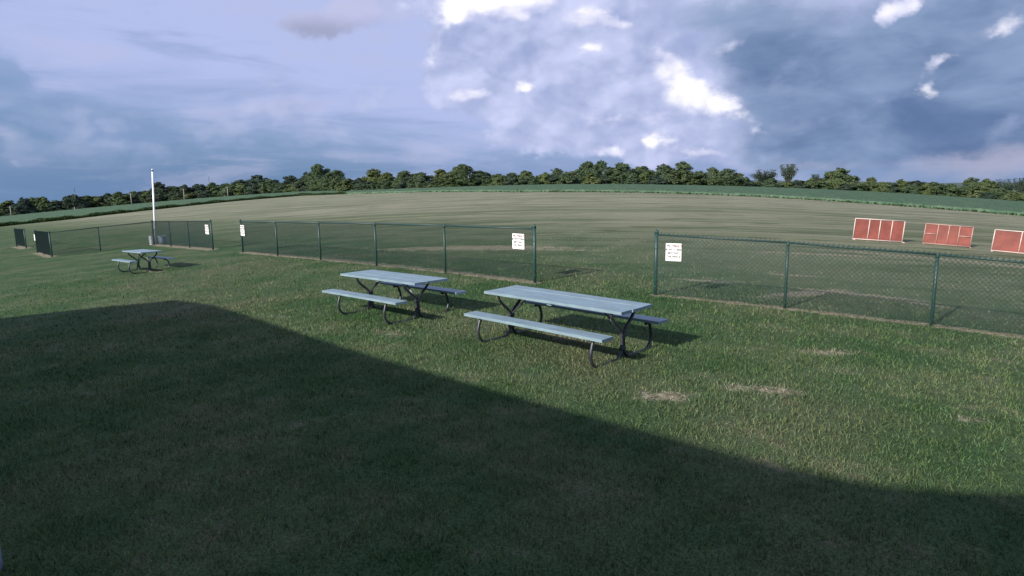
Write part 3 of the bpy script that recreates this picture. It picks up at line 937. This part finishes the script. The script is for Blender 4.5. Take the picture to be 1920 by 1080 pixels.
def fence(line, terms, label, z0=0.05, wire=0.0054, group=None, ttop=FENCE_H - 0.06):
    ox, oy = line[0]
    org = Vector((ox, oy, G(ox, oy)))
    t = thing('chain_link_fence', org, 0, label, 'fence', group)
    for i, (x, y) in enumerate(line):
        term = i in terms
        o = mesh_obj('post', PM[term], None, t)
        o.location = Vector((x, y, G(x, y))) - org
        c = mesh_obj('post_cap', CM[term], None, o)
        c.location = (0, 0, FENCE_H if term else FENCE_H - 0.075)
        if term:
            for hb in (0.2, 0.62, 1.05, ttop):
                bo = mesh_obj('tension_band', BANDM, None, o)
                bo.location = (0, 0, hb)
    for (p0, p1) in zip(line[:-1], line[1:]):
        a = Vector((*p0, G(*p0))) - org
        b = Vector((*p1, G(*p1))) - org
        bm = bmesh.new()
        off = Vector((0, 0, ttop))
        tube(bm, [a + off, (a + b) / 2 + off + Vector((0, 0, -0.004)), b + off], 0.0225, 10)
        from_bm('top_rail', bm, M['green'], t, True)
        bm = bmesh.new()
        off = Vector((0, 0, z0 + 0.03))
        tube(bm, [a + off, b + off], 0.0035, 5)
        from_bm('tension_wire', bm, M['wire'], t, True)
        me = fabric(p0, p1, z0, ttop + 0.012, org, wire)
        mesh_obj('mesh_fabric', me, None, t, kind='stuff')
    return t

fence(LINE_B, {0}, 'green chain-link fence run starting beside the gap and passing in front of the orange barriers')
fence(LINE_A, {0, 5}, 'long green chain-link fence run behind the middle picnic table with a sign at each end')
fence(LINE_C, {0, 2, 4, 7}, 'green chain-link fence turning a corner beside the white flagpole', 0.08, 0.0056)
fence(LINE_D, {0, 1}, 'short green chain-link fence piece standing alone, farthest along past the flagpole', 0.15, 0.0060)

# ------------------------------------------------------------------ signs wired to the fences
def text_mesh(s, size, mat):
    cu = bpy.data.curves.new('lettering', 'FONT')
    cu.body = s
    cu.size = size
    cu.align_x = 'CENTER'
    cu.extrude = 0.0012
    cu.resolution_u = 2
    cu.offset = size * 0.035
    tmp = bpy.data.objects.new('tmp', cu)
    COL.objects.link(tmp)
    dg = bpy.context.evaluated_depsgraph_get()
    me = bpy.data.meshes.new_from_object(tmp.evaluated_get(dg))
    bpy.data.objects.remove(tmp)
    bpy.data.curves.remove(cu)
    me.materials.clear()
    me.materials.append(mat)
    return me
TXT = [('PILOTS', 'ink', -0.055, 0.125), ('ONLY', 'redink', 0.105, 0.125), ('& SPOTTERS', 'ink', 0.0, 0.04), ('BEYOND', 'ink', 0.0, -0.045), ('THE FENCE', 'ink', 0.0, -0.13)]
TM = [(text_mesh(s, 0.072, M[k]), x, z) for s, k, x, z in TXT]

def sign(p0, p1, s, zc, w, h, label, text=True, tilt=0.0):
    """flat sheet hung on the near face of the fence, s metres from p0 towards p1"""
    a = Vector((*p0, G(*p0)))
    b = Vector((*p1, G(*p1)))
    u = (b - a).normalized()
    c = a + u * s
    n = u.cross(Vector((0, 0, 1)))
    if n.dot(Vector((-c.x, -c.y, 0))) < 0:
        n = -n
    n.z = 0
    n.normalize()
    rz = math.atan2(n.x, -n.y)      # local -Y looks out along n
    t = thing('fence_sign', c + Vector((0, 0, zc)) + n * 0.062, rz, label, 'sign')
    t.rotation_euler = (0, tilt, rz)
    bm = bmesh.new()
    box(bm, (0, 0, 0), (w, 0.004, h), 0.0015)
    from_bm('board', bm, M['sign'], t)
    if text:
        for me, x, z in TM:
            o = mesh_obj('lettering', me, None, t)
            o.location = (x * w / .38, -0.0045, z * h / .42)
            o.rotation_euler = (R(90), 0, 0)
            o.scale = (w / .40, h / .42, 1)
    for sx in (-1, 1):
        for sz in (-1, 1):
            bm = bmesh.new()
            lathe(bm, [(0.008, 0.0), (0.008, 0.004), (0.004, 0.006)], (0, 0, 0), 8)
            o = from_bm('bolt', bm, M['cap'], t, True)
            o.location = (sx * (w / 2 - .02), -0.002, sz * (h / 2 - .02))
            o.rotation_euler = (R(90), 0, 0)
            bm = bmesh.new()
            tube(bm, [(sx * (w / 2 - .02), 0.002, sz * (h / 2 - .02)), (sx * (w / 2 - .02), 0.06, sz * (h / 2 - .02))], 0.002, 5)
            from_bm('tie_wire', bm, M['cap'], t)

sign(LINE_B[0], LINE_B[1], 0.40, 1.00, 0.34, 0.385, 'white lettered sign on the fence run in front of the orange barriers')
sign(LINE_A[0], LINE_A[1], 0.48, 1.03, 0.39, 0.385, 'white lettered sign on the long fence run at its end by the gap')
sign(LINE_A[5], LINE_A[4], 0.34, 0.98, 0.44, 0.46, 'white lettered sign on the long fence run at its end towards the flagpole')
sign(LINE_C[7], LINE_C[6], 0.42, 0.98, 0.44, 0.45, 'white lettered sign at the gap end of the corner fence that passes the flagpole')
sign(LINE_C[0], LINE_C[1], 0.10, 0.98, 0.38, 0.40, 'small blank white sign at the end of the corner fence away from the flagpole', False)

# ------------------------------------------------------------------ picnic tables
def plank_mesh(L, w, th, seed, bev=0.0035):
    bm = bmesh.new()
    g = random.Random(seed)
    n = 8
    sag = g.uniform(-0.004, 0.004)
    prof = [(-w / 2 + bev, 0), (w / 2 - bev, 0), (w / 2, bev), (w / 2, th - bev), (w / 2 - bev, th), (-w / 2 + bev, th), (-w / 2, th - bev), (-w / 2, bev)]
    rings = []
    for i in range(n + 1):
        u = -L / 2 + L * i / n
        dz_ = sag * (1 - (2 * i / n - 1) ** 2)
        rings.append([bm.verts.new((u, y, z + dz_)) for y, z in prof])
    for a, b in zip(rings[:-1], rings[1:]):
        for k in range(8):
            bm.faces.new((a[k], a[(k + 1) % 8], b[(k + 1) % 8], b[k]))
    bm.faces.new(rings[0])
    bm.faces.new(rings[-1][::-1])
    bmesh.ops.recalc_face_normals(bm, faces=bm.faces)
    return bm

def picnic_table(x, y, rz, L, W_, lg, off, bw, label):
    # sits square on the slope
    ux, uy = math.cos(rz), math.sin(rz)
    s_u = (G(x + ux, y + uy) - G(x - ux, y - uy)) / 2
    t = thing('picnic_table', (x, y, G(x, y)), rz, label, 'picnic table', 'picnic tables on the lawn')
    t.rotation_euler = (0, -math.atan(s_u), rz)
    n = 3
    gap = 0.009
    pw = (W_ - gap * (n - 1)) / n
    for k in range(n):
        o = from_bm('tabletop_plank', plank_mesh(L + random.uniform(-.008, .008), pw, 0.042, k + int(L * 100)), M['plank'], t)
        o.location = (random.uniform(-.005, .005), -W_ / 2 + pw / 2 + k * (pw + gap), 0.725 + random.uniform(-.0004, .0004))
    for s in (-1, 1):
        o = from_bm('bench_plank', plank_mesh(L + random.uniform(-.01, .01), bw, 0.042, 9 + s + int(L * 100)), M['plank'], t)
        o.location = (0, s * off, 0.425)
    r = 0.0245
    for e in (-1, 1):
        u = e * lg
        for s in (-1, 1):
            du = 0.0
            path = [(u, s * 0.30, 0.718), (u, s * 0.285, 0.64), (u, s * 0.20, 0.545), (u, s * 0.075, 0.44), (u, s * 0.027, 0.36), (u, s * 0.026, 0.20),
                    (u, s * 0.034, 0.10), (u, s * 0.085, 0.036), (u, s * 0.17, -0.006), (u, s * (off - .18), -0.010), (u, s * (off - .05), 0.010),
                    (u, s * (off + .035), 0.09), (u, s * (off + .060), 0.20), (u, s * (off + .03), 0.32), (u, s * (off + .0), 0.385), (u, s * (off - .05), 0.403), (u, s * (off - .11), 0.403)]
            bm = bmesh.new()
            tube(bm, smooth_path(path, 4), r, 9)
            from_bm('leg_tube', bm, M['tube'], t, True)
        # clamp where the two tubes meet
        bm = bmesh.new()
        box(bm, (u, 0, 0.33), (0.052, 0.108, 0.05), 0.006)
        box(bm, (u, 0, 0.14), (0.052, 0.118, 0.04), 0.006)
        from_bm('clamp', bm, M['tube'], t)
        bm = bmesh.new()
        tube(bm, [(u - e * 0.02, 0, 0.37), (u - e * 0.24, 0, 0.56), (u - e * 0.42, 0, 0.716)], 0.014, 8)
        from_bm('brace', bm, M['brace'], t, True)
        # cleats under top and benches
        bm = bmesh.new()
        box(bm, (u, 0, 0.7185), (0.09, W_ * 0.9, 0.012), 0.003)
        from_bm('top_cleat', bm, M['tube'], t)
        for s in (-1, 1):
            bm = bmesh.new()
            box(bm, (u, s * off, 0.4205), (0.06, bw * 0.86, 0.008), 0.002)
            from_bm('bench_bracket', bm, M['tube'], t)
    bm = bmesh.new()
    box(bm, (0, 0, 0.706), (0.09, W_ * 0.86, 0.037), 0.004)
    from_bm('middle_cleat', bm, M['plank'], t)
    return t

picnic_table(0.79, 10.0, -0.754, 2.70, 0.79, 1.11, 0.722, 0.272, 'largest pale blue-green picnic table with braced tube legs, nearest the fence gap')
picnic_table(-2.408, 12.978, -0.789, 2.62, 0.79, 0.82, 0.706, 0.268, 'pale blue-green picnic table in front of the long fence run, middle one of the three')
picnic_table(-14.019, 24.712, -0.787, 2.37, 0.75, 0.70, 0.63, 0.267, 'small far picnic table standing in front of the white flagpole and corner fence')

# ------------------------------------------------------------------ flagpole, white stub post, litter bin
def build_flagpole():
    x, y = -21.27, 38.99
    t = thing('flagpole', (x, y, G(x, y)), 0, 'tall bare white flagpole behind the fence corner', 'flagpole')
    t.rotation_euler = (0, R(3.4), 0)
    bm = bmesh.new()
    tube(bm, [(0, 0, -0.2), (0, 0, 2.2), (0, 0, 4.32)], [0.062, 0.056, 0.045], 14)
    from_bm('shaft', bm, M['white'], t, True)
    bm = bmesh.new()
    lathe(bm, [(0.05, 4.30), (0.06, 4.31), (0.06, 4.35), (0.03, 4.37)], (0, 0, 0), 12)
    from_bm('truck', bm, M['cap'], t, True)
    bm = bmesh.new()
    bmesh.ops.create_uvsphere(bm, u_segments=12, v_segments=8, radius=0.045, matrix=Matrix.Translation((0, 0, 4.40)))
    from_bm('finial', bm, M['white'], t, True)
    bm = bmesh.new()
    box(bm, (0.07, 0, 1.2), (0.05, 0.02, 0.12), 0.004)
    from_bm('cleat', bm, M['cap'], t)
    x, y = -21.55, 39.0
    t = thing('marker_post', (x, y, G(x, y)), 0, 'short square white post at the foot of the fence corner', 'post')
    bm = bmesh.new()
    box(bm, (0, 0, 0.22), (0.13, 0.13, 0.52), 0.008)
    from_bm('shaft', bm, M['white'], t)
    bm = bmesh.new()
    lathe(bm, [(0.10, 0.0), (0.10, 0.015), (0.02, 0.045)], (0, 0, 0.482), 4)
    from_bm('cap', bm, M['white'], t)
    x, y = -20.72, 38.75
    t = thing('litter_bin', (x, y, G(x, y)), 0.3, 'blue-grey plastic litter bin beside the white flagpole', 'bin')
    bm = bmesh.new()
    lathe(bm, [(0.18, 0.0), (0.185, 0.01), (0.225, 0.46), (0.205, 0.46), (0.17, 0.03)], (0, 0, 0), 20)
    from_bm('body', bm, M['barrel'], t, True)
    bm = bmesh.new()
    lathe(bm, [(0.222, 0.44), (0.245, 0.44), (0.248, 0.475), (0.235, 0.485), (0.215, 0.475), (0.212, 0.455)], (0, 0, 0), 20, False)
    from_bm('rim', bm, M['barrel2'], t, True)
    for s in (-1, 1):
        bm = bmesh.new()
        tube(bm, smooth_path([(s * 0.235, -0.06, 0.38), (s * 0.27, -0.04, 0.38), (s * 0.27, 0.04, 0.38), (s * 0.235, 0.06, 0.38)], 3), 0.012, 6)
        from_bm('handle', bm, M['barrel2'], t, True)
build_flagpole()

# ------------------------------------------------------------------ orange net barriers on PVC frames
def barrier(p0, p1, h, uprights, midrails, label, mats, bright=()):
    a = Vector((*p0, G(*p0)))
    b = Vector((*p1, G(*p1)))
    L = (b - a).length
    ang = math.atan2(b.y - a.y, b.x - a.x)
    t = thing('net_barrier', a, ang, label, 'barrier', 'orange net barriers in a row on the field')
    t.rotation_euler = (0, -math.asin((b.z - a.z) / L), ang)
    r = 0.021
    def bar(name, q0, q1, k=0):
        bm = bmesh.new()
        tube(bm, [q0, q1], r, 9)
        from_bm(name, bm, M[mats[k]], t, True)
    bar('top_bar', (0, 0, h), (L, 0, h))
    bar('bottom_bar', (0, 0, 0.04), (L, 0, 0.04))
    for i, u in enumerate([0] + list(uprights) + [L]):
        bar('upright', (u, 0, 0.0), (u, 0, h), 1 if i in bright else 0)
    ends = [0] + list(uprights) + [L]
    for m_ in midrails:
        bar('middle_rail', (ends[m_], 0, h * 0.52), (ends[m_ + 1], 0, h * 0.52))
    for u in (0.0, L):
        bm = bmesh.new()
        tube(bm, [(u, -0.35, 0.025), (u, 0.35, 0.025)], r, 9)
        from_bm('foot', bm, M[mats[0]], t, True)
    # net: flat plastic strips both ways
    V, F_ = [], []
    def strip(x0, x1, z0, z1, yy):
        k = len(V)
        V.extend([(x0, yy, z0), (x1, yy, z0), (x1, yy, z1), (x0, yy, z1), (x0, yy + .003, z0), (x1, yy + .003, z0), (x1, yy + .003, z1), (x0, yy + .003, z1)])
        F_.extend([(k, k + 1, k + 2, k + 3), (k + 5, k + 4, k + 7, k + 6), (k + 3, k + 2, k + 6, k + 7), (k + 1, k, k + 4, k + 5)])
    z = 0.07
    while z < h - 0.05:
        strip(0.01, L - 0.01, z, z + 0.043, 0.030)
        z += 0.055
    u = 0.02
    while u < L - 0.04:
        strip(u, u + 0.036, 0.06, h - 0.01, 0.0345)
        u += 0.055
    me = bpy.data.meshes.new('net')
    me.from_pydata(V, [], F_)
    me.materials.append(M['net'])
    mesh_obj('net', me, None, t, kind='stuff')

barrier((16.01, 30.51), (18.03, 30.01), 0.99, [0.62, 1.08, 1.58], [], 'orange net barrier with four plain bays and a bright white centre upright', ('pvc2', 'pvc2'), (2,))
barrier((19.02, 30.04), (20.62, 29.20), 0.93, [0.50, 0.92, 1.32], [0, 3], 'orange net barrier with middle rails in its two end bays', ('pvc', 'pvc'))
barrier((20.80, 28.12), (22.70, 27.00), 0.94, [0.95], [], 'orange net barrier with two wide bays, end one of the row', ('pvc2', 'pvc'))

# ------------------------------------------------------------------ unseen clubhouse behind the camera, its outline shaped to cast the lawn shadow
def prism(bm, pts, z0, z1):
    lo = [bm.verts.new((x, y, z0)) for x, y in pts]
    hi = [bm.verts.new((x, y, z1)) for x, y in pts]
    n = len(pts)
    for k in range(n):
        bm.faces.new((lo[k], lo[(k + 1) % n], hi[(k + 1) % n], hi[k]))
    bm.faces.new(lo[::-1])
    bm.faces.new(hi)

def inset(pts, d):
    c = sum((Vector(p) for p in pts), Vector((0, 0))) / len(pts)
    return [tuple(c + (Vector(p) - c) * (1 - d / (Vector(p) - c).length)) for p in pts]

def build_clubhouse():
    t = thing('clubhouse', (0, 0, 0), 0, 'unseen grey steel clubhouse behind the lawn, its roof outline shaped to cast the lawn shadow', 'building')
    zr, zw = 4.5, 6.2
    def back(px, py, z):                    # roof point whose shadow falls at px, py
        k = (z - G(px, py)) / math.tan(SUN_EL)
        return (px - math.sin(SHADOW_AZ) * k, py - math.cos(SHADOW_AZ) * k)
    main = [back(-8.76, 16.75, zr), back(-11.27, 16.72, zr), back(-13.23, 16.52, zr), back(-17.5, 16.1, zr), (-30.0, 0.0), (-8.0, -9.5),
            back(1.17, 6.62, zr), back(-0.09, 7.69, zr), back(-2.15, 9.72, zr), back(-5.18, 13.17, zr), back(-7.22, 15.5, zr)]
    p0, p1 = Vector(back(-0.09, 7.69, zr)), Vector(back(1.17, 6.62, zr))
    main[6] = tuple(p1 + (p1 - p0) * 1.5)
    shadow_wing = [back(1.17, 6.62, zw), back(2.41, 5.71, zw), back(3.2, 5.36, zw), back(3.88, 5.31, zw), back(4.6, 5.34, zw), back(16.0, 6.0, zw), (6.0, -14.0), (-14.0, -14.0)]  # invented taller volume, added to bend the lawn shadow's edge on the right
    for nm, pts, z in (('main', main, zr), ('shadow_wing', shadow_wing, zw)):
        bm = bmesh.new()
        prism(bm, inset(pts, 0.5), -3.0, z - 0.16)
        bmesh.ops.recalc_face_normals(bm, faces=bm.faces)
        from_bm('wall', bm, M['wall'], t)
        bm = bmesh.new()
        prism(bm, pts, z - 0.15, z)
        bmesh.ops.recalc_face_normals(bm, faces=bm.faces)
        from_bm('roof', bm, M['roof'], t)
build_clubhouse()

# the pale corner post whose edge just enters the frame
x, y = -3.92, 4.46
t = thing('garden_post', (x, y, G(x, y)), R(20), 'pale grey post on the shaded lawn, only its edge in view', 'post')
bm = bmesh.new()
box(bm, (0, 0, 0.02), (0.12, 0.12, 0.34), 0.01)
from_bm('shaft', bm, M['barrel'], t)

# ------------------------------------------------------------------ grass blades on the lawn
def build_grass():
    bands = [(3.2, 7.0, 2700, 0.0046, 0.042), (7.0, 11.0, 1600, 0.0060, 0.046), (11.0, 17.0, 720, 0.0085, 0.050), (17.0, 28.0, 230, 0.0120, 0.050), (28.0, 36.0, 110, 0.0150, 0.045)]
    VV, TT = [], []
    for r0, r1, dens, w, hh in bands:
        a0, a1 = R(-47), R(47)
        area = (a1 - a0) * (r1 * r1 - r0 * r0) / 2
        n = int(area * dens)
        a = rng.uniform(a0, a1, n)
        r = np.sqrt(rng.uniform(r0 * r0, r1 * r1, n))
        x, y = r * np.sin(a), r * np.cos(a)
        # clumping
        cl = np.sin(x * 5.1 + 1.7 * np.sin(y * 3.3)) * np.sin(y * 5.7 + 1.3 * np.sin(x * 2.9)) + 0.6 * np.sin(x * 13.7 + y * 4.1) * np.sin(y * 15.1 - x * 3.0)
        keep = rng.uniform(size=n) < 0.72 + 0.28 * cl
        for (p0, p1, hw) in DRY:
            d = np.array([p1[0] - p0[0], p1[1] - p0[1]])
            L = np.hypot(*d)
            d = d / L
            u = (x - p0[0]) * d[0] + (y - p0[1]) * d[1]
            v = np.abs(-(x - p0[0]) * d[1] + (y - p0[1]) * d[0])
            near = (v < hw * 1.1) & (u > -0.2) & (u < L + 0.2)
            keep &= ~(near & (rng.uniform(size=n) < 0.6))
        keep &= rng.uniform(size=n) > np.clip((r - 13.0) / 22.0, 0, 1) ** 0.8
        dr = np.zeros(n)
        for (sx, sy, a_, b_, tt, kk) in SPOTS:
            ca, sa = math.cos(R(tt)), math.sin(R(tt))
            u = ((x - sx) * ca + (y - sy) * sa) / (a_ * 1.5)
            v = ((y - sy) * ca - (x - sx) * sa) / (b_ * 1.5)
            dr = np.maximum(dr, kk - np.sqrt(u * u + v * v))
        keep &= rng.uniform(size=n) > dr * 1.3
        keep &= rng.uniform(size=n) > 0.75 * np.clip((0.72 * x + 0.70 * y - 12.2) / 5.0, 0, 1)
        x, y, cl, dr = x[keep], y[keep], cl[keep], dr[keep]
        n = len(x)
        z = gz(x, y)
        th = rng.uniform(0, 2 * np.pi, n)
        lean = rng.uniform(0.15, 1.25, n)
        ph = rng.uniform(0, 2 * np.pi, n)
        h_ = hh * rng.uniform(0.55, 1.5, n) * (1 + 0.18 * cl)
        ww = w * rng.uniform(0.6, 1.4, n)
        v = np.empty((n, 3, 3), np.float32)
        v[:, 0] = np.stack([x - np.cos(th) * ww, y - np.sin(th) * ww, z - 0.003], -1)
        v[:, 1] = np.stack([x + np.cos(th) * ww, y + np.sin(th) * ww, z - 0.003], -1)
        v[:, 2] = np.stack([x + np.cos(ph) * h_ * np.sin(lean), y + np.sin(ph) * h_ * np.sin(lean), z + h_ * np.cos(lean) + 0.004], -1)
        VV.append(v.reshape(-1, 3))
        fl = np.clip((0.72 * x + 0.70 * y - 12.0) / 20.0, 0, 1)
        base_ = rng.uniform(0.40, 1.75, n)
        tint = np.stack([base_ * rng.uniform(0.9, 1.2, n), base_, base_ * rng.uniform(0.8, 1.15, n), np.maximum(np.clip(dr * 2.0, 0, 0.9), fl)], -1)
        straw = rng.uniform(size=n) < 0.10
        tint[straw, :3] = np.array([2.0, 1.5, 1.7]) * rng.uniform(0.7, 1.2, (straw.sum(), 1)) * (1 - 0.55 * fl[straw])[:, None]
        TT.append(np.repeat(tint, 3, 0))
    v = np.concatenate(VV)
    tint = np.concatenate(TT).astype(np.float32)
    me = raw_mesh('lawn_grass', v, 3, np.arange(len(v)))
    at = me.color_attributes.new('tint', 'FLOAT_COLOR', 'POINT')
    at.data.foreach_set('color', tint.ravel())
    mesh_obj('lawn_grass', me, M['blade'], kind='stuff', label='short mown lawn grass around the picnic tables', category='grass')
build_grass()
